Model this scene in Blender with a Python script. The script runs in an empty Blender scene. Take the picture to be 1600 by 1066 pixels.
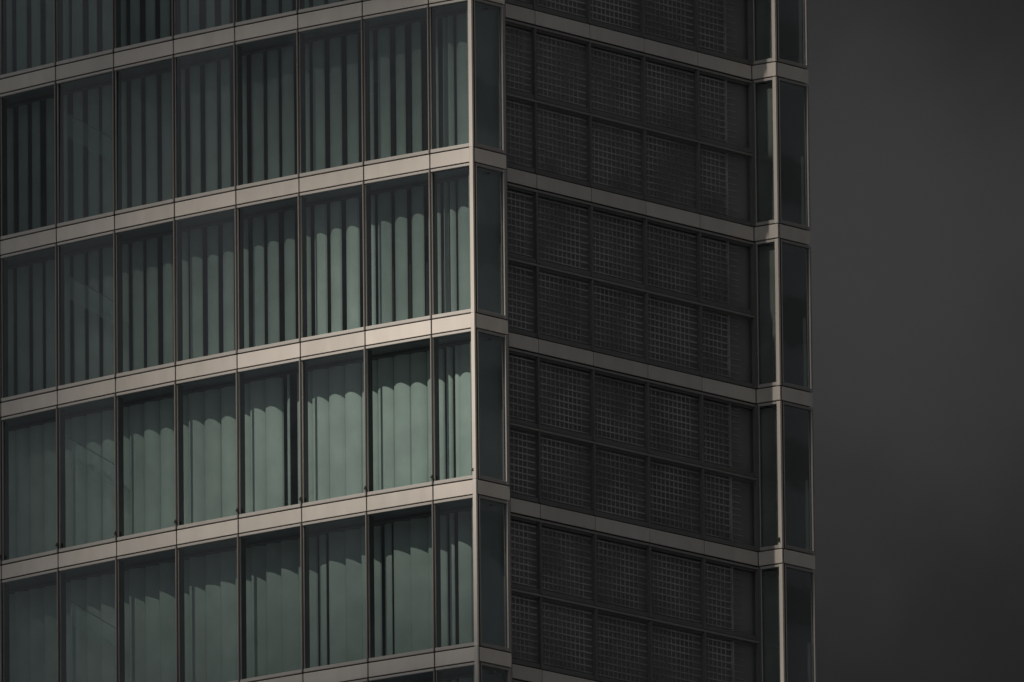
import bpy, math, random
from mathutils import Vector, Matrix
random.seed(7)
S = bpy.context.scene
COL = S.collection

# ------------------------------------------------------------------ camera
Z3 = 74.18                                   # height of the reference floor joint above the ground
CAM = Vector((227.7293, -285.8772, Z3 - 72.4819))
YAW, PIT, ROLL, F = -0.6705, 0.1941, -0.0104, 27382.8
cd = bpy.data.cameras.new("camera"); co = bpy.data.objects.new("camera", cd); COL.objects.link(co)
fw = Vector((math.sin(YAW)*math.cos(PIT), math.cos(YAW)*math.cos(PIT), math.sin(PIT)))
r0 = Vector((math.cos(YAW), -math.sin(YAW), 0)); u0 = r0.cross(fw)
c_, s_ = math.cos(ROLL), math.sin(ROLL)
rr = c_*r0 + s_*u0; uu = -s_*r0 + c_*u0
co.matrix_world = Matrix(((rr.x, uu.x, -fw.x, CAM.x), (rr.y, uu.y, -fw.y, CAM.y), (rr.z, uu.z, -fw.z, CAM.z), (0, 0, 0, 1)))
cd.sensor_width = 36; cd.lens = F/1600*36; cd.clip_start = 1; cd.clip_end = 20000
S.camera = co

# ------------------------------------------------------------------ light
SUN_AZ, SUN_EL = math.radians(1.65), math.radians(53)      # measured from the street facade's normal (-Y) towards +X
sd = Vector((math.sin(SUN_AZ)*math.cos(SUN_EL), -math.cos(SUN_AZ)*math.cos(SUN_EL), math.sin(SUN_EL)))   # towards the sun
sl = bpy.data.lights.new("sun", 'SUN'); sl.energy = 5.0; sl.angle = math.radians(0.53); sl.color = (1.0, 0.89, 0.77)
so = bpy.data.objects.new("sun", sl); COL.objects.link(so); so.rotation_euler = sd.to_track_quat('Z', 'Y').to_euler()

W = bpy.data.worlds.new("World"); S.world = W; W.use_nodes = True
nt = W.node_tree; N = nt.nodes; Lk = nt.links
for n in list(N): N.remove(n)
out = N.new('ShaderNodeOutputWorld'); bg = N.new('ShaderNodeBackground'); bg.inputs['Strength'].default_value = 0.05
sky = N.new('ShaderNodeTexSky'); sky.sky_type = 'NISHITA'; sky.sun_disc = False
sky.sun_elevation = SUN_EL; sky.sun_rotation = math.pi - SUN_AZ; sky.dust_density = 4; sky.air_density = 1.0
hs = N.new('ShaderNodeHueSaturation'); hs.inputs['Saturation'].default_value = 0.04
tc = N.new('ShaderNodeTexCoord')
nz = N.new('ShaderNodeTexNoise'); nz.inputs['Scale'].default_value = 20.0; nz.inputs['Detail'].default_value = 5
nz.inputs['Roughness'].default_value = 0.5
mr = N.new('ShaderNodeMapRange'); mr.inputs['From Min'].default_value = 0.3; mr.inputs['From Max'].default_value = 0.7
mr.inputs['To Min'].default_value = 0.12; mr.inputs['To Max'].default_value = 0.84
# the thin bright spot in the storm clouds beside the tower
spot = (CAM*0 + fw + rr*((1345-800)/F) + uu*((533-455)/F)).normalized()
vd = N.new('ShaderNodeVectorMath'); vd.operation = 'DISTANCE'; vd.inputs[1].default_value = spot
sm = N.new('ShaderNodeMapRange'); sm.interpolation_type = 'SMOOTHERSTEP'
sm.inputs['From Min'].default_value = 0.0; sm.inputs['From Max'].default_value = 0.0285
sm.inputs['To Min'].default_value = 1.0; sm.inputs['To Max'].default_value = 0.0
sf = N.new('ShaderNodeMath'); sf.operation = 'MULTIPLY_ADD'; sf.inputs[1].default_value = 0.125; sf.inputs[2].default_value = 0.0
# the storm sky itself is a dark bank round the tower's far side
bank = N.new('ShaderNodeMapRange'); bank.interpolation_type = 'SMOOTHSTEP'
bank.inputs['From Min'].default_value = 0.10; bank.inputs['From Max'].default_value = 0.9
bank.inputs['To Min'].default_value = 0.0; bank.inputs['To Max'].default_value = 1.0
mixv = N.new('ShaderNodeMix'); mixv.data_type = 'FLOAT'; mixv.inputs[2].default_value = 0.086
adds = N.new('ShaderNodeMath'); adds.operation = 'ADD'
mul = N.new('ShaderNodeVectorMath'); mul.operation = 'SCALE'
Lk.new(tc.outputs['Generated'], nz.inputs['Vector']); Lk.new(nz.outputs['Fac'], mr.inputs['Value'])
Lk.new(tc.outputs['Generated'], vd.inputs[0]); Lk.new(vd.outputs['Value'], bank.inputs['Value'])
st = N.new('ShaderNodeMath'); st.operation = 'MULTIPLY'; st.inputs[1].default_value = 0.16
Lk.new(bank.outputs['Result'], st.inputs[0]); Lk.new(st.outputs[0], hs.inputs['Saturation'])
nd = N.new('ShaderNodeTexNoise'); nd.inputs['Scale'].default_value = 42; nd.inputs['Detail'].default_value = 4; nd.inputs['Roughness'].default_value = 0.55
wob = N.new('ShaderNodeMath'); wob.operation = 'MULTIPLY_ADD'; wob.inputs[1].default_value = 0.022
wo2 = N.new('ShaderNodeMath'); wo2.operation = 'SUBTRACT'; wo2.inputs[1].default_value = 0.011
Lk.new(tc.outputs['Generated'], nd.inputs['Vector']); Lk.new(nd.outputs['Fac'], wob.inputs[0]); Lk.new(vd.outputs['Value'], wob.inputs[2]); Lk.new(wob.outputs[0], wo2.inputs[0])
Lk.new(wo2.outputs[0], sm.inputs['Value'])
Lk.new(bank.outputs['Result'], mixv.inputs[0]); Lk.new(mr.outputs['Result'], mixv.inputs[3])
Lk.new(sm.outputs['Result'], sf.inputs[0]); Lk.new(mixv.outputs[0], adds.inputs[0]); Lk.new(sf.outputs[0], adds.inputs[1])
Lk.new(sky.outputs['Color'], hs.inputs['Color']); Lk.new(hs.outputs['Color'], mul.inputs[0]); Lk.new(adds.outputs[0], mul.inputs['Scale'])
Lk.new(mul.outputs['Vector'], bg.inputs['Color']); Lk.new(bg.outputs[0], out.inputs[0])

S.view_settings.view_transform = 'Standard'; S.view_settings.look = 'None'
S.view_settings.exposure = 0.0; S.view_settings.gamma = 1.0
S.render.engine = 'CYCLES'
S.cycles.transparent_max_bounces = 24; S.cycles.max_bounces = 10

# ------------------------------------------------------------------ materials
def mat(name, col, rough=0.5, metal=0.0, spec=0.5, var=0.0, scale=3.0, bump=0.0, bscale=20, stretch=(1, 1, 1), rnd=0.6):
    m = bpy.data.materials.new(name); m.use_nodes = True
    t = m.node_tree; b = t.nodes['Principled BSDF']
    b.inputs['Base Color'].default_value = (*col, 1); b.inputs['Roughness'].default_value = rough
    b.inputs['Metallic'].default_value = metal; b.inputs['Specular IOR Level'].default_value = spec
    geo = t.nodes.new('ShaderNodeNewGeometry'); mp = t.nodes.new('ShaderNodeMapping'); mp.inputs['Scale'].default_value = stretch
    t.links.new(geo.outputs['Position'], mp.inputs['Vector'])
    if var:
        n = t.nodes.new('ShaderNodeTexNoise'); n.inputs['Scale'].default_value = scale; n.inputs['Detail'].default_value = 4
        t.links.new(mp.outputs[0], n.inputs['Vector'])
        oi = t.nodes.new('ShaderNodeObjectInfo')
        ma = t.nodes.new('ShaderNodeMath'); ma.operation = 'MULTIPLY_ADD'; ma.inputs[1].default_value = rnd
        t.links.new(oi.outputs['Random'], ma.inputs[0]); t.links.new(n.outputs['Fac'], ma.inputs[2])
        r = t.nodes.new('ShaderNodeMapRange'); r.inputs['From Min'].default_value = 0.35; r.inputs['From Max'].default_value = 0.65 + rnd
        r.inputs['To Min'].default_value = 1-var; r.inputs['To Max'].default_value = 1+var*0.5
        t.links.new(ma.outputs[0], r.inputs['Value'])
        v = t.nodes.new('ShaderNodeVectorMath'); v.operation = 'SCALE'; v.inputs[0].default_value = col
        t.links.new(r.outputs[0], v.inputs['Scale']); t.links.new(v.outputs[0], b.inputs['Base Color'])
    if bump:
        n2 = t.nodes.new('ShaderNodeTexNoise'); n2.inputs['Scale'].default_value = bscale; n2.inputs['Detail'].default_value = 3
        t.links.new(mp.outputs[0], n2.inputs['Vector'])
        bp = t.nodes.new('ShaderNodeBump'); bp.inputs['Strength'].default_value = bump; bp.inputs['Distance'].default_value = 0.02
        t.links.new(n2.outputs['Fac'], bp.inputs['Height']); t.links.new(bp.outputs[0], b.inputs['Normal'])
    return m

def glass(name, tint, ior=1.5, gain=1.0):
    m = bpy.data.materials.new(name); m.use_nodes = True
    t = m.node_tree
    for n in list(t.nodes): t.nodes.remove(n)
    o = t.nodes.new('ShaderNodeOutputMaterial'); mx = t.nodes.new('ShaderNodeMixShader')
    tr = t.nodes.new('ShaderNodeBsdfTransparent'); gl = t.nodes.new('ShaderNodeBsdfGlossy')
    gl.inputs['Roughness'].default_value = 0.03; gl.inputs['Color'].default_value = (0.94*gain, 1.0*gain, 1.03*gain, 1)
    fr = t.nodes.new('ShaderNodeFresnel'); fr.inputs['IOR'].default_value = ior
    geo = t.nodes.new('ShaderNodeNewGeometry'); n = t.nodes.new('ShaderNodeTexNoise'); n.inputs['Scale'].default_value = 0.9
    n.inputs['Detail'].default_value = 2; t.links.new(geo.outputs['Position'], n.inputs['Vector'])
    bp = t.nodes.new('ShaderNodeBump'); bp.inputs['Strength'].default_value = 0.04; bp.inputs['Distance'].default_value = 0.05
    t.links.new(n.outputs['Fac'], bp.inputs['Height']); t.links.new(bp.outputs[0], gl.inputs['Normal'])
    # faint dirt streaks in the tint
    n3 = t.nodes.new('ShaderNodeTexNoise'); n3.inputs['Scale'].default_value = 1.3; n3.inputs['Detail'].default_value = 5
    t.links.new(geo.outputs['Position'], n3.inputs['Vector'])
    r = t.nodes.new('ShaderNodeMapRange'); r.inputs['To Min'].default_value = 0.86; r.inputs['To Max'].default_value = 1.08
    t.links.new(n3.outputs['Fac'], r.inputs['Value'])
    v = t.nodes.new('ShaderNodeVectorMath'); v.operation = 'SCALE'; v.inputs[0].default_value = tint
    t.links.new(r.outputs[0], v.inputs['Scale']); t.links.new(v.outputs[0], tr.inputs['Color'])
    inv = t.nodes.new('ShaderNodeMath'); inv.operation = 'SUBTRACT'; inv.inputs[0].default_value = 1.0
    mu_ = t.nodes.new('ShaderNodeMath'); mu_.operation = 'MULTIPLY'
    t.links.new(geo.outputs['Backfacing'], inv.inputs[1]); t.links.new(inv.outputs[0], mu_.inputs[0]); t.links.new(fr.outputs[0], mu_.inputs[1])
    t.links.new(mu_.outputs[0], mx.inputs[0]); t.links.new(tr.outputs[0], mx.inputs[1]); t.links.new(gl.outputs[0], mx.inputs[2])
    t.links.new(mx.outputs[0], o.inputs[0])
    return m

M = {
 'cladding': mat('warm_white_cladding', (0.62, 0.59, 0.55), 0.40, 0.0, 0.5, 0.16, 1.6, 0.35, 1.6, stretch=(1.6, 1.6, 0.5)),
 'frame': mat('light_aluminium', (0.50, 0.485, 0.465), 0.45, 0.1, 0.5, 0.10, 2.0),
 'fin': mat('bare_aluminium', (0.30, 0.29, 0.28), 0.4, 0.2, 0.5, 0.1, 3.0),
 'gasket': mat('dark_brown_gasket', (0.030, 0.022, 0.018), 0.7),
 'darkmetal': mat('dark_anodised_metal', (0.16, 0.16, 0.16), 0.5, 0.0, 0.4, 0.15, 4.0),
 'jamb': mat('grey_anodised_metal', (0.27, 0.265, 0.26), 0.5, 0.0, 0.4, 0.1, 4.0),
 'grate': mat('grey_steel_grating', (0.37, 0.37, 0.375), 0.6, 0.0, 0.3, 0.40, 0.9, rnd=0.0),
 'void': mat('dark_plenum_lining', (0.26, 0.26, 0.265), 0.8, 0, 0.3, 0.3, 1.0),
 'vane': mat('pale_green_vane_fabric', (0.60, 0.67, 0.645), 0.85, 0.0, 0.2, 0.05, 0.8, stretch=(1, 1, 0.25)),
 'vaneb': mat('grey_green_upper_vane', (0.385, 0.44, 0.43), 0.85, 0.0, 0.2, 0.06, 0.8, stretch=(1, 1, 0.25)),  # darker vane tone, used for most blinds of the upper three rows
 'vane_hem': mat('vane_edge_shade', (0.48, 0.545, 0.52), 0.85, 0.0, 0.2, 0.05, 0.8),  # vane colour darkened to paint in the shading of folds
 'vaneb_hem': mat('upper_vane_edge_shade', (0.38, 0.42, 0.39), 0.85, 0.0, 0.2, 0.06, 0.8),  # painted fold shading for the upper vanes
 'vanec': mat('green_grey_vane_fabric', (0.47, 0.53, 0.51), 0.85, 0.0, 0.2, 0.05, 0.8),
 'vanec_hem': mat('grey_vane_edge_shade', (0.385, 0.44, 0.43), 0.85, 0.0, 0.2, 0.05, 0.8),  # painted fold shading for the green-grey vanes
 'slab': mat('grey_soffit_plaster', (0.21, 0.225, 0.23), 0.85, 0, 0.2, 0.2, 1.0),
 'inner': mat('dark_interior_wall', (0.06, 0.06, 0.06), 0.85, 0, 0.2, 0.2, 0.6),
 'glass': glass('green_tinted_glass', (0.785, 0.83, 0.825), 1.92),
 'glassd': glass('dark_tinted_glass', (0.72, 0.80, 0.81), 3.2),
 'asphalt': mat('asphalt_ground', (0.055, 0.062, 0.070), 0.9, 0, 0.3, 0.3, 0.3, 0.3, 8),
 'shade_block': mat('shade_block_concrete', (0.74, 0.74, 0.74), 0.8, 0, 0.3, 0.2, 0.2),
 'sun_blocker': mat('sun_blocker_grey', (0.55, 0.56, 0.58), 1.0, 0, 0.0, 0.15, 0.02),
}

# ------------------------------------------------------------------ mesh helpers
class MB:
    def __init__(s): s.v = []; s.f = []
    def box(s, x0, x1, y0, y1, z0, z1):
        k = len(s.v)
        s.v += [(x, y, z) for z in (z0, z1) for y in (y0, y1) for x in (x0, x1)]
        s.f += [tuple(k+i for i in q) for q in ((0, 2, 3, 1), (4, 5, 7, 6), (0, 1, 5, 4), (2, 6, 7, 3), (0, 4, 6, 2), (1, 3, 7, 5))]
        return s
    def prism(s, poly, z0, z1):
        k = len(s.v); n = len(poly)
        s.v += [(x, y, z0) for x, y in poly] + [(x, y, z1) for x, y in poly]
        s.f.append(tuple(k+i for i in range(n))[::-1]); s.f.append(tuple(k+n+i for i in range(n)))
        for i in range(n):
            j = (i+1) % n; s.f.append((k+i, k+j, k+n+j, k+n+i))
        return s
    def mesh(s, name, m, smooth=False, bevel=0):
        me = bpy.data.meshes.new(name); me.from_pydata(s.v, [], s.f); me.update()
        import bmesh
        b = bmesh.new(); b.from_mesh(me); bmesh.ops.recalc_face_normals(b, faces=b.faces)
        if bevel: bmesh.ops.bevel(b, geom=list(b.edges), offset=bevel, segments=1, affect='EDGES')
        b.to_mesh(me); b.free()
        me.materials.append(m)
        if smooth:
            for p in me.polygons: p.use_smooth = True
        return me

def link(name, me, parent=None, mx=None):
    o = bpy.data.objects.new(name, me); COL.objects.link(o)
    if parent: o.parent = parent
    if mx is not None: o.matrix_local = mx
    return o
def tag(o, label=None, cat=None, group=None, kind=None):
    for k, v in (('label', label), ('category', cat), ('group', group), ('kind', kind)):
        if v: o[k] = v
    return o
def frame_mx(ox, oy, oz, ang):               # x along the facade, y into the building
    return Matrix.Translation((ox, oy, oz)) @ Matrix.Rotation(ang, 4, 'Z')

# ------------------------------------------------------------------ plan
FH = 3.6
BW, KAP, CW = 1.8497, 0.0204, 1.182
NB = 13
nodes = [Vector((0, 0))]; angs = []
for i in range(NB):
    a = KAP*i; w = CW if i == 0 else BW
    nodes.append(nodes[-1] + w*Vector((-math.cos(a), math.sin(a)))); angs.append(a)
FACET, REC, SC0, SW, NS = 1.145, 0.774, 1.266, 1.9018, 5
SEND = SC0 + SW*NS; RET = 0.6674; FB = 1.1643
XS = -REC; XF = -REC + RET; YE = SEND + FB
def zj(b): return Z3 - (b-3)*FH               # height of the joint on top of band b
ROWS = range(-1, 6)                            # row r lies between band r (above) and band r+1 (below)
GT, GB = -0.40, 0.085                          # glass top below joint of upper band; glass bottom above joint of the lower band
SPH = 0.335

tower = bpy.data.objects.new("office_tower", None); COL.objects.link(tower)
tag(tower, "tall office block with pale spandrels, green glass bays and dark mesh screens", "office building")

# --- shared meshes of the curved street side (local x = 0 at the bay's left mullion)
def window_meshes(w, l=0.026, r=0.026, dark=False, inset=0.03):
    f = MB(); H = FH
    # bottom frame, top frame, thin inner jambs
    f.box(l-0.0, w-r, -0.004, 0.075, 0.012, GB)
    f.box(l-0.0, w-r, -0.004, 0.075, H+GT, H-SPH-0.012)
    f.box(l, l+0.006, 0.018, 0.06, GB, H+GT); f.box(w-r-0.006, w-r, 0.018, 0.06, GB, H+GT)
    fm = f.mesh('window_frame', M['frame'] if not dark else M['jamb'], bevel=0.004)
    p = MB().box(l, w-r, inset, inset+0.012, GB, H+GT)
    pm = p.mesh('glass_pane', M['glassd'] if dark else M['glass'])
    return fm, pm
def spandrel_mesh(w, g=0.018, l=None, r=None):
    m = MB().box(g if l is None else l, w-(g if r is None else r), 0.0, 0.03, -SPH+0.017, -0.017)
    return m.mesh('spandrel_panel', M['cladding'], bevel=0.004)
def mullion_mesh():
    m = MB().box(-0.025, 0.025, 0.006, 0.21, 0.012, FH-SPH-0.012)
    return m.mesh('mullion', M['gasket'])
def fin_mesh():
    m = MB().box(-0.013, 0.008, -0.030, 0.004, 0.012, FH-SPH-0.012)
    return m.mesh('cover_fin', M['fin'], bevel=0.003)

wf, wp = window_meshes(BW); cf, cp = window_meshes(CW, 0.026, 0.10)
spm = spandrel_mesh(BW); spc = spandrel_mesh(CW, r=0.102)
mum = mullion_mesh(); fim = fin_mesh()
# little black latch at the foot of a mullion
lm = MB().box(-0.022, 0.040, -0.055, -0.032, 0.15, 0.168); lm.box(0.012, 0.036, -0.06, -0.035, 0.168, 0.215); lm.box(-0.022, 0.004, -0.05, -0.035, 0.168, 0.190)
lm.box(0.024, 0.040, -0.05, -0.035, 0.105, 0.15)
latch = lm.mesh('latch', M['gasket'])

def tilt(): return Matrix.Rotation(random.uniform(-0.010, 0.010), 4, 'Z') @ Matrix.Rotation(random.uniform(-0.010, 0.010), 4, 'X')
def backing(w): return MB().box(0.0, w, 0.042, 0.06, -SPH-0.02, 0.02).mesh('joint_backing', M['gasket'])
bks = {k: backing(k) for k in (BW, CW, FACET, SW, RET, FB)}
for r in ROWS:
    zb = zj(r+1)
    for i in range(NB):
        P = nodes[i+1]; mx = frame_mx(P.x, P.y, zb, -angs[i])
        w = link('window', cf if i == 0 else wf, tower, mx)
        link('glass_pane', cp if i == 0 else wp, w, tilt())
        q = link('spandrel_panel', spc if i == 0 else spm, tower, mx @ Matrix.Rotation(random.uniform(-0.002, 0.002), 4, 'Z') @ Matrix.Rotation(random.uniform(-0.004, 0.004), 4, 'X'))
        link('joint_backing', bks[CW if i == 0 else BW], q)
        mu = link('mullion', mum, tower, mx)
        link('cover_fin', fim, mu)
        if r == 3: link('latch', latch, mu)

# --- corner post, warm white, sharp edge to the side street
def corner_post_mesh(front, H=FH):
    m = MB().box(-front, -0.004, -0.006, 0.05, 0.0, H-0.003)
    return m.mesh('corner_post', M['cladding'], bevel=0.004)
cpm = corner_post_mesh(0.098)
side = MB().box(-0.09, -0.001, 0.052, 0.075, 0, FH-0.003).box(-0.09, -0.030, 0.077, 0.10, 0, FH-0.003).mesh('post_gasket', M['gasket'])
for r in ROWS:
    cpo = link('corner_post', cpm, tower, frame_mx(0, 0, zj(r+1), 0))
    link('post_gasket', side, cpo)
    if r == 3: link('latch', latch, cpo, Matrix.Translation((-0.10, 0.045, 0.02)))

# --- side-street faces: local x along +Y, local y into the building (-X)
def side_mx(x, y, z): return Matrix(((0, -1, 0, x), (1, 0, 0, y), (0, 0, 1, z), (0, 0, 0, 1)))
def facet_meshes(w, l, r):
    f = MB()
    f.box(l, w-r, 0.0, 0.09, 0.012, GB); f.box(l, w-r, 0.0, 0.09, FH+GT, FH-SPH-0.012)
    f.box(l-0.022, l-0.001, -0.001, 0.09, 0.012, FH-SPH-0.012)          # near jamb
    f.box(w-r+0.001, w-0.001, -0.003, 0.09, 0.012, FH-SPH-0.012)           # far jamb: its edge stands proud and catches the sun
    fm = f.mesh('window_frame', M['jamb'], bevel=0.002)
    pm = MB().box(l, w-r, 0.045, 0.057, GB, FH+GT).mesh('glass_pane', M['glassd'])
    return fm, pm
ff, fp = facet_meshes(FACET, 0.125, 0.10)
fs = MB().box(0.055, FACET, 0.0, 0.04, -SPH+0.017, -0.017).mesh('spandrel_panel', M['cladding'], bevel=0.004)
ef, ep = facet_meshes(FB, 0.125, 0.055)
es = MB().box(0.055, FB, 0.0, 0.04, -SPH+0.017, -0.017).mesh('spandrel_panel', M['cladding'], bevel=0.004)
# reveal wall where the screens step back behind the corner bay
rev = MB().box(-REC, -0.06, FACET, FACET+0.10, 0, FH-0.002).mesh('return_wall', M['darkmetal'])
# lit return of the far bay (faces the same way as the street side)
rf = MB().box(0.05, RET-0.10, 0.0, 0.07, 0.012, GB).box(0.05, RET-0.10, 0.0, 0.07, FH+GT, FH-SPH-0.012).box(0.05, 0.06, 0.012, 0.06, GB, FH+GT).box(RET-0.11, RET-0.10, 0.012, 0.06, GB, FH+GT).mesh('window_frame', M['frame'], bevel=0.003)
rp = MB().box(0.05, RET-0.10, 0.03, 0.042, GB, FH+GT).mesh('glass_pane', M['glass'])
rs = MB().box(0.012, RET-0.012, 0.0, 0.04, -SPH+0.017, -0.017).mesh('spandrel_panel', M['cladding'], bevel=0.003)
fpost = MB().box(-0.098, -0.004, -0.012, 0.05, 0.0, FH-SPH-0.012).mesh('corner_post', M['cladding'], bevel=0.004)
inpost = MB().box(0.0, 0.048, 0.0, 0.07, 0.012, FH-SPH-0.012).mesh('inner_post', M['darkmetal'])

# screens
def screen_meshes(w, h, partial=None):
    f = MB()
    f.box(0.034, w-0.034, 0.028, 0.09, 0.0, 0.10)                      # deep sill
    f.box(0.0, 0.032, -0.004, 0.08, 0.0, h-0.052); f.box(w-0.032, w, -0.004, 0.08, 0.0, h-0.052)
    g = MB(); x1 = w-0.034 if not partial else partial
    z = 0.16
    while z < h-0.14:
        g.box(0.036, x1, 0.105, 0.125, z-0.012, z+0.012)
        if partial: g.box(x1+0.03, w-0.34-0.1*random.random(), 0.16, 0.17, z-0.008, z+0.008)
        z += 0.1445
    n = int((x1-0.08)/0.150)
    for k in range(n):
        x = 0.12+k*0.150
        g.box(x-0.0085, x+0.0085, 0.127, 0.14, 0.10, h-0.10)
    if partial: g.box(x1, x1+0.028, 0.09, 0.16, 0.10, h-0.06)
    f.box(0.034, w-0.034, 0.07, 0.09, h-0.09, h-0.02)
    fm = f.mesh('screen_panel', M['darkmetal'], bevel=0.003)
    gm = g.mesh('grating', M['grate'])
    return fm, gm
HT = (FH-SPH-0.024)/2                           # two screens per storey
smf, smg = screen_meshes(SW, HT-0.012); lip = MB().box(0.004, SW-0.004, -0.008, 0.06, HT-0.060, HT-0.014).mesh('head_lip', M['jamb'], bevel=0.003)
smf5, smg5 = screen_meshes(SW, HT-0.012, 1.09)
ssp = MB().box(0.014, SW-0.014, 0.0, 0.03, -SPH+0.017, -0.017).mesh('spandrel_panel', M['cladding'], bevel=0.004)
rail = MB().box(0.0, NS*SW-0.05, 0.02, 0.06, -0.010, 0.010).mesh('mid_rail', M['gasket'])
for r in ROWS:
    zb = zj(r+1)
    w = link('window', ff, tower, side_mx(0, 0, zb)); link('glass_pane', fp, w)
    link('spandrel_panel', fs, tower, side_mx(0, 0, zb)); link('return_wall', rev, tower, frame_mx(0, 0, zb, 0))
    for k in range(NS):
        for h in (0, 1):
            sc = link('screen_panel', smf5 if k == NS-1 else smf, tower, side_mx(XS, SC0+k*SW, zb+0.012+h*(HT+0.004)))
            link('head_lip', lip, sc)
            link('grating', smg5 if k == NS-1 else smg, sc)
        q = link('spandrel_panel', ssp, tower, side_mx(XS, SC0+k*SW, zb) @ Matrix.Rotation(random.uniform(-0.006, 0.006), 4, 'X')); link('joint_backing', bks[SW], q)
    w = link('window', rf, tower, frame_mx(XS, SEND, zb, 0)); link('glass_pane', rp, w)
    link('spandrel_panel', rs, tower, frame_mx(XS, SEND, zb, 0))
    link('inner_post', inpost, tower, frame_mx(XS, SEND-0.0, zb, 0))
    q = link('corner_post', fpost, tower, frame_mx(XF, SEND, zb, 0)); link('post_gasket', side, q)
    if r == 3: link('latch', latch, q, Matrix.Translation((-0.085, 0.02, 0.02)))
    w = link('window', ef, tower, side_mx(XF, SEND, zb)); link('glass_pane', ep, w)
    link('spandrel_panel', es, tower, side_mx(XF, SEND, zb))

# --- floors, inner walls
def ring(off):
    pts = [(-off, off), (-off, FACET+0.09), (XS-0.16, FACET+0.12), (XS-0.16, SEND+off), (XF-off, SEND+off), (XF-off, YE-0.02)]
    back = [(-24.0, YE-0.02+4.0), (-24.0-1, nodes[-1].y+0.1)]
    front = []
    for i in range(NB, 0, -1):
        a = angs[i-1]; front.append((nodes[i].x + math.sin(a)*off, nodes[i].y + math.cos(a)*off))
    return pts + back + front
slabm = MB().prism(ring(0.085), -0.42, 0.08).mesh('floor_slab', M['slab'])
for b in range(-1, 7): link('floor_slab', slabm, tower, Matrix.Translation((0, 0, zj(b))))
# gap lining right behind the panels
lin = MB()
for i in range(NB):
    pass
part = MB().box(-3.4, -0.16, 1.25, 1.35, 0, FH).box(-7.0, -6.85, 1.5, 6.0, 0, FH).mesh('partition_wall', M['inner'])
lining = MB().box(-0.24, -0.19, 0.14, 1.22, 0, FH).mesh('corner_lining', M['frame'])
lining2 = MB().box(XS+0.02, XF-0.2, SEND+0.12, SEND+0.16, 0, FH).mesh('corner_lining', M['frame'])
core = MB().box(-24.5, -1.6, 7.0, 7.2, 0, FH).mesh('core_wall', M['inner'])
plen = MB().box(XS-0.24, XS-0.20, 1.36, SEND+0.5, 0, FH).mesh('plenum_wall', M['void'])
for r in ROWS:
    for nm, me in (('partition_wall', part), ('core_wall', core), ('corner_lining', lining), ('corner_lining', lining2), ('plenum_wall', plen)):
        link(nm, me, tower, Matrix.Translation((0, 0, zj(r+1)+0.0)) @ Matrix.Scale((FH-0.51)/FH, 4, (0, 0, 1)) @ Matrix.Translation((0, 0, 0.085)))
back_w = MB().box(-24.0, XF-0.1, YE-0.018, YE-0.002, zj(6), zj(-1)).mesh('back_wall', M['darkmetal'])
link('back_wall', back_w, tower)

# --- the rest of the tower above and below the storeys seen in the photograph
def plain(b0, b1, name):
    g = MB(); g.prism(ring(0.12), zj(b1)+0.085, zj(b0)-0.42)
    o = link(name, g.mesh(name, M['darkmetal']), tower)
    s = MB()
    for b in range(b0+1, b1): s.prism(ring(0.0), zj(b)-SPH, zj(b))
    if s.v: link('cladding_band', s.mesh('cladding_band', M['cladding']), o)
plain(-5, -1, 'upper_storeys')
g = MB(); g.prism(ring(0.12), 0.0, zj(6)-0.43); lo = link('lower_storeys', g.mesh('lower_storeys', M['darkmetal']), tower)
s = MB()
for b in range(7, 23): s.prism(ring(0.0), zj(b)-SPH, zj(b))
link('cladding_band', s.mesh('cladding_band', M['cladding']), lo)
link('roof_parapet', MB().prism(ring(-0.02), zj(-5)-0.41, zj(-5)+0.9).mesh('roof_parapet', M['cladding']), tower)

# ------------------------------------------------------------------ blinds of wide curved vanes
VD = 0.60                                       # distance of the vanes behind the glass
VZ0, VZ1 = 0.10, FH-0.52
def vane_mesh(w, phi, mt, sag=0.05):
    m = MB(); n = 12; t = 0.006
    pts = []
    for k in range(n+1):
        u = -1 + 2*k/n
        x = u*w/2; y = -sag*(1-u*u)
        pts.append((x, y))
    c, s = math.cos(phi), math.sin(phi)
    f = [(x*c + y*s, -x*s + y*c) for x, y in pts]          # phi > 0 swings the right edge towards the glass
    bk = [(x, y+t) for x, y in f]
    k0 = len(m.v)
    for z in (VZ0, VZ1):
        m.v += [(x, y, z) for x, y in f] + [(x, y, z) for x, y in bk]
    N1 = n+1
    for i in range(n):
        m.f.append((i, i+1, 2*N1+i+1, 2*N1+i)); m.f.append((N1+i, 3*N1+i, 3*N1+i+1, N1+i+1))
        m.f.append((i, N1+i, N1+i+1, i+1)); m.f.append((2*N1+i, 2*N1+i+1, 3*N1+i+1, 3*N1+i))
    m.f.append((0, 2*N1, 3*N1, N1)); m.f.append((n, N1+n, 3*N1+n, 2*N1+n))
    me = m.mesh('vane', M[mt], smooth=True)
    me.materials.append(M[mt+'_hem'])  # darker vane colour for the painted fold shading
    sh = me.attributes.new('sharp_edge', 'BOOLEAN', 'EDGE')
    for e_ in me.edges:
        z0, z1 = (me.vertices[q].co.z for q in e_.vertices)
        sh.data[e_.index].value = abs(z0-z1) < 1e-4
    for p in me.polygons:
        if p.center.x*c - p.center.y*s > w*0.5*0.80: p.material_index = 1  # right edge gets the darker colour as painted fold shading
    return me
cache = {}
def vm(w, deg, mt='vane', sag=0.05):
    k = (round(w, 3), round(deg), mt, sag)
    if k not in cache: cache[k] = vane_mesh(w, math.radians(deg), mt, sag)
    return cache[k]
railm = {w: MB().box(0.02, w-0.02, VD-0.03, VD+0.03, VZ1+0.01, VZ1+0.05).mesh('head_rail', M['darkmetal']) for w in (BW, CW)}
ROWANG = {0: 12, 1: 12, 2: 11, 3: -9, 4: -18, 5: -18}
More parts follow.
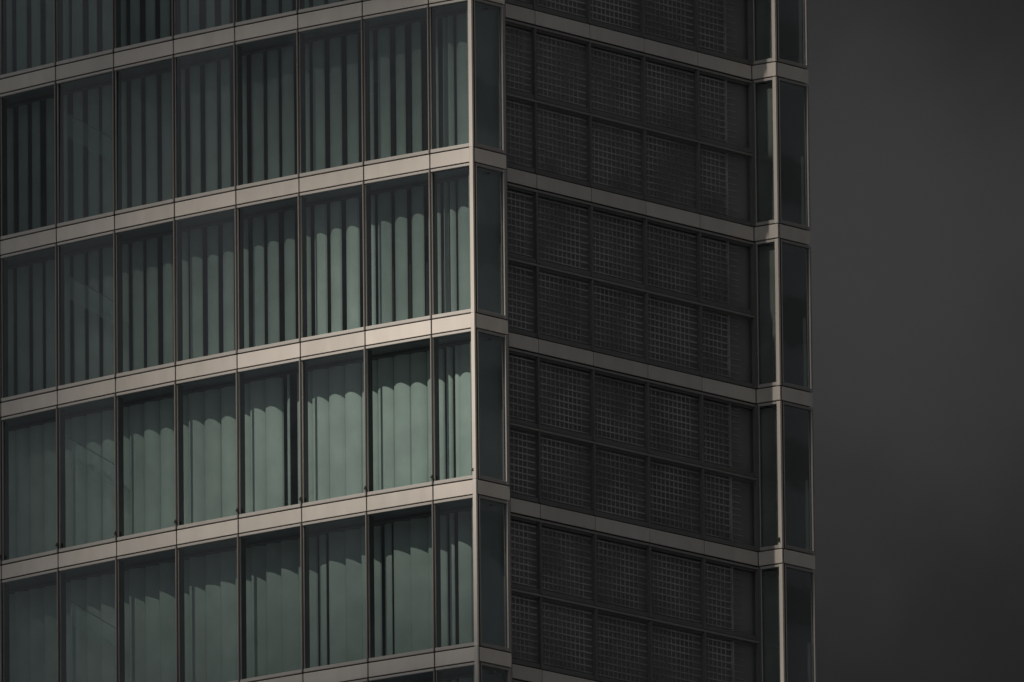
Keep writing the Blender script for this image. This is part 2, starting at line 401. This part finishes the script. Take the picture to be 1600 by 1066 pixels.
ORD = ['corner bay', 'second bay from the corner', 'third bay from the corner', 'fourth bay from the corner', 'fifth bay from the corner',
       'sixth bay from the corner', 'seventh bay from the corner', 'eighth bay from the corner', 'ninth bay from the corner']
ROWN = ['top row', 'second row', 'third row', 'fourth row', 'fifth row', 'bottom row']
STATE = {0: 'half-open', 1: 'half-open', 2: 'half-open', 3: 'closed', 4: 'nearly closed', 5: 'nearly closed'}
for r in range(0, 6):
    zb = zj(r+1)
    for i in range(0, 9):
        if r == 5 and i > 2: continue
        if i == 8 and r == 5: continue
        P = nodes[i+1]; mx = frame_mx(P.x, P.y, zb, -angs[i])
        e = bpy.data.objects.new('vertical_blind', None); COL.objects.link(e); e.matrix_world = mx
        tone = 'dim grey-green' if i >= 6 else ('shaded green-grey' if (i >= 3 or r in (0, 4, 5)) else 'pale green')
        tag(e, f"{tone} {STATE[r]} blind, {ROWN[r]} of windows, {ORD[i]}", "blind", "vertical blinds behind the street windows")
        link('head_rail', railm[CW if i == 0 else BW], e)
        if i == 0:
            if r >= 4: spec = [(0.02, 0.13, -4), (0.36, 0.30, -24), (0.80, 0.26, -20)]
            elif r == 3: spec = [(0.00, 0.16, -6), (0.225, 0.17, 0), (0.50, 0.43, -4), (0.84, 0.22, -4)]
            else: spec = [(-0.04, 0.12, 8), (0.125, 0.17, 10), (0.43, 0.38, 6), (0.84, 0.24, 8)]
        else:
            spec = []; bias = random.choice((-3, -1, 0, 0, 1, 3))
            for k in range(4):
                w = {0: .40, 1: .40, 2: .41, 3: .445, 4: .455, 5: .455}[r]
                a = ROWANG[r] + random.choice((-6, -3, 0, 0, 2, 5)); x = 0.055+0.4625*k + random.uniform(-.012, .012)
                if r == 3 and i == 3 and k == 2: a, w = 52, .40
                if r == 4 and k == 0 and i in (1, 2): w = .25; a = 12
                a += bias; spec.append((x, w, a))
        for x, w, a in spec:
            link('vane', vm(w, a, 'vaneb' if (r <= 2 and (r, i) != (2, 2)) else ('vane' if r in (2, 3) else 'vanec'), 0.022 if r >= 4 else (0.072 if r == 3 else 0.078)), e, Matrix.Translation((x, VD+0.03+random.uniform(-.022, .022), 0)))  # third row, third bay: paler vanes stand in for a reflection on the pane

# --- slanting translucent panels imitating a diagonal reflection in the seventh bay, one per storey
gb = bpy.data.materials.new('reflection_veil'); gb.use_nodes = True
t = gb.node_tree
for n in list(t.nodes): t.nodes.remove(n)
o_ = t.nodes.new('ShaderNodeOutputMaterial'); mxs = t.nodes.new('ShaderNodeMixShader'); mxs.inputs[0].default_value = 0.16
tr = t.nodes.new('ShaderNodeBsdfTransparent'); df = t.nodes.new('ShaderNodeBsdfDiffuse'); df.inputs[0].default_value = (0.42, 0.55, 0.55, 1)
t.links.new(tr.outputs[0], mxs.inputs[1]); t.links.new(df.outputs[0], mxs.inputs[2]); t.links.new(mxs.outputs[0], o_.inputs[0])
def slant(h0, h1, z0, z1, th, y):
    m = MB(); x0, x1 = h0, h1
    m.v = [(x0, y, z0), (x1, y, z1), (x1, y, z1+th), (x0, y, z0+th), (x0, y+.012, z0), (x1, y+.012, z1), (x1, y+.012, z1+th), (x0, y+.012, z0+th)]
    m.f = [(0, 1, 2, 3), (4, 7, 6, 5), (0, 4, 5, 1), (3, 2, 6, 7), (0, 3, 7, 4), (1, 5, 6, 2)]
    return m
pm_ = slant(0.10, 1.74, 2.05, 1.15, 0.50, 0.25).mesh('reflection_panel', gb)
rm_ = slant(0.10, 1.74, 2.552, 1.652, 0.018, 0.25).mesh('reflection_edge', M['darkmetal'])  # thin dark line along the edge of the imitated reflection
for r in range(0, 5):
    P = nodes[7]; mx = frame_mx(P.x, P.y, zj(r+1), -angs[6])
    q = link('reflection_panel', pm_, tower, mx); link('reflection_edge', rm_, q)

# ------------------------------------------------------------------ block added outside the frame to darken the side-street face
nb = bpy.data.objects.new("added_shade_block", None); COL.objects.link(nb); nb.location = (42, 6, 0)
tag(nb, "plain pale concrete block added out of view to shade the side face of the tower", "office building")
link('wall', MB().box(0, 40, 0, 90, 0, 128).mesh('wall', M['shade_block']), nb)
for k in range(1, 34):
    link('shade_block_window_strip', MB().box(-0.06, -0.005, 1.5, 88.5, k*3.7, k*3.7+1.1).mesh('shade_block_window_strip', M['frame']), nb)

# ------------------------------------------------------------------ ground
gm = MB(); gm.v = [(-9000, -9000, 0), (9000, -9000, 0), (9000, 9000, 0), (-9000, 9000, 0)]; gm.f = [(0, 1, 2, 3)]
tag(link('ground', gm.mesh('ground', M['asphalt'])), kind='structure')

# ------------------------------------------------------------------ unseen blockers added to shape the sunlight into a pool near the corner
ex = Vector((math.cos(SUN_AZ), math.sin(SUN_AZ), 0)); ez = ex.cross(-sd)
if ez.z < 0: ez = -ez
O = Vector((0, 0, Z3))
def sun_blocker(L, x0, x1, w0, w1, label, th=14):
    import bmesh
    b = bmesh.new(); bmesh.ops.create_cube(b, size=2)
    bmesh.ops.subdivide_edges(b, edges=list(b.edges), cuts=34, use_grid_fill=True)
    rnd = random.Random(int(L+x0)); ph = [rnd.uniform(0, 6) for _ in range(9)]
    cx, cw = (x0+x1)/2, (w0+w1)/2; hx, hw = (x1-x0)/2, (w1-w0)/2
    for v in b.verts:
        x, y, z = v.co
        lump = 0.6*math.sin(x*23+ph[0]+z*9)+0.6*math.sin(z*27+ph[1]+y*5)+0.8*math.sin(y*9+ph[2]+x*13)
        pos = O + sd*(L + y*th + (6*lump*(1 if abs(y) > .99 else 0))) + ex*(cx + x*hx + 0.3*lump*(1 if abs(x) > .99 else 0)) + ez*(cw + z*hw + 0.3*lump*(1 if abs(z) > .99 else 0))
        v.co = pos
    me = bpy.data.meshes.new('sun_blocker'); b.to_mesh(me); b.free(); me.materials.append(M['sun_blocker'])
    for p in me.polygons: p.use_smooth = True
    tag(link('sun_blocker', me), label, 'sun_blocker', 'added sun blockers out of view')
ce = math.cos(SUN_EL)
sun_blocker(1550, -150, -7.7, -70, 70, 'long grey blocker added out of view to dim the left of the facade')
sun_blocker(560, -70, 0.35, 4.9*ce, 4.9*ce+70, 'grey blocker added out of view to dim the upper storeys')
sun_blocker(460, -60, 40, -5.3*ce-70, -5.3*ce, 'grey blocker added out of view to dim the lower storeys', 10)
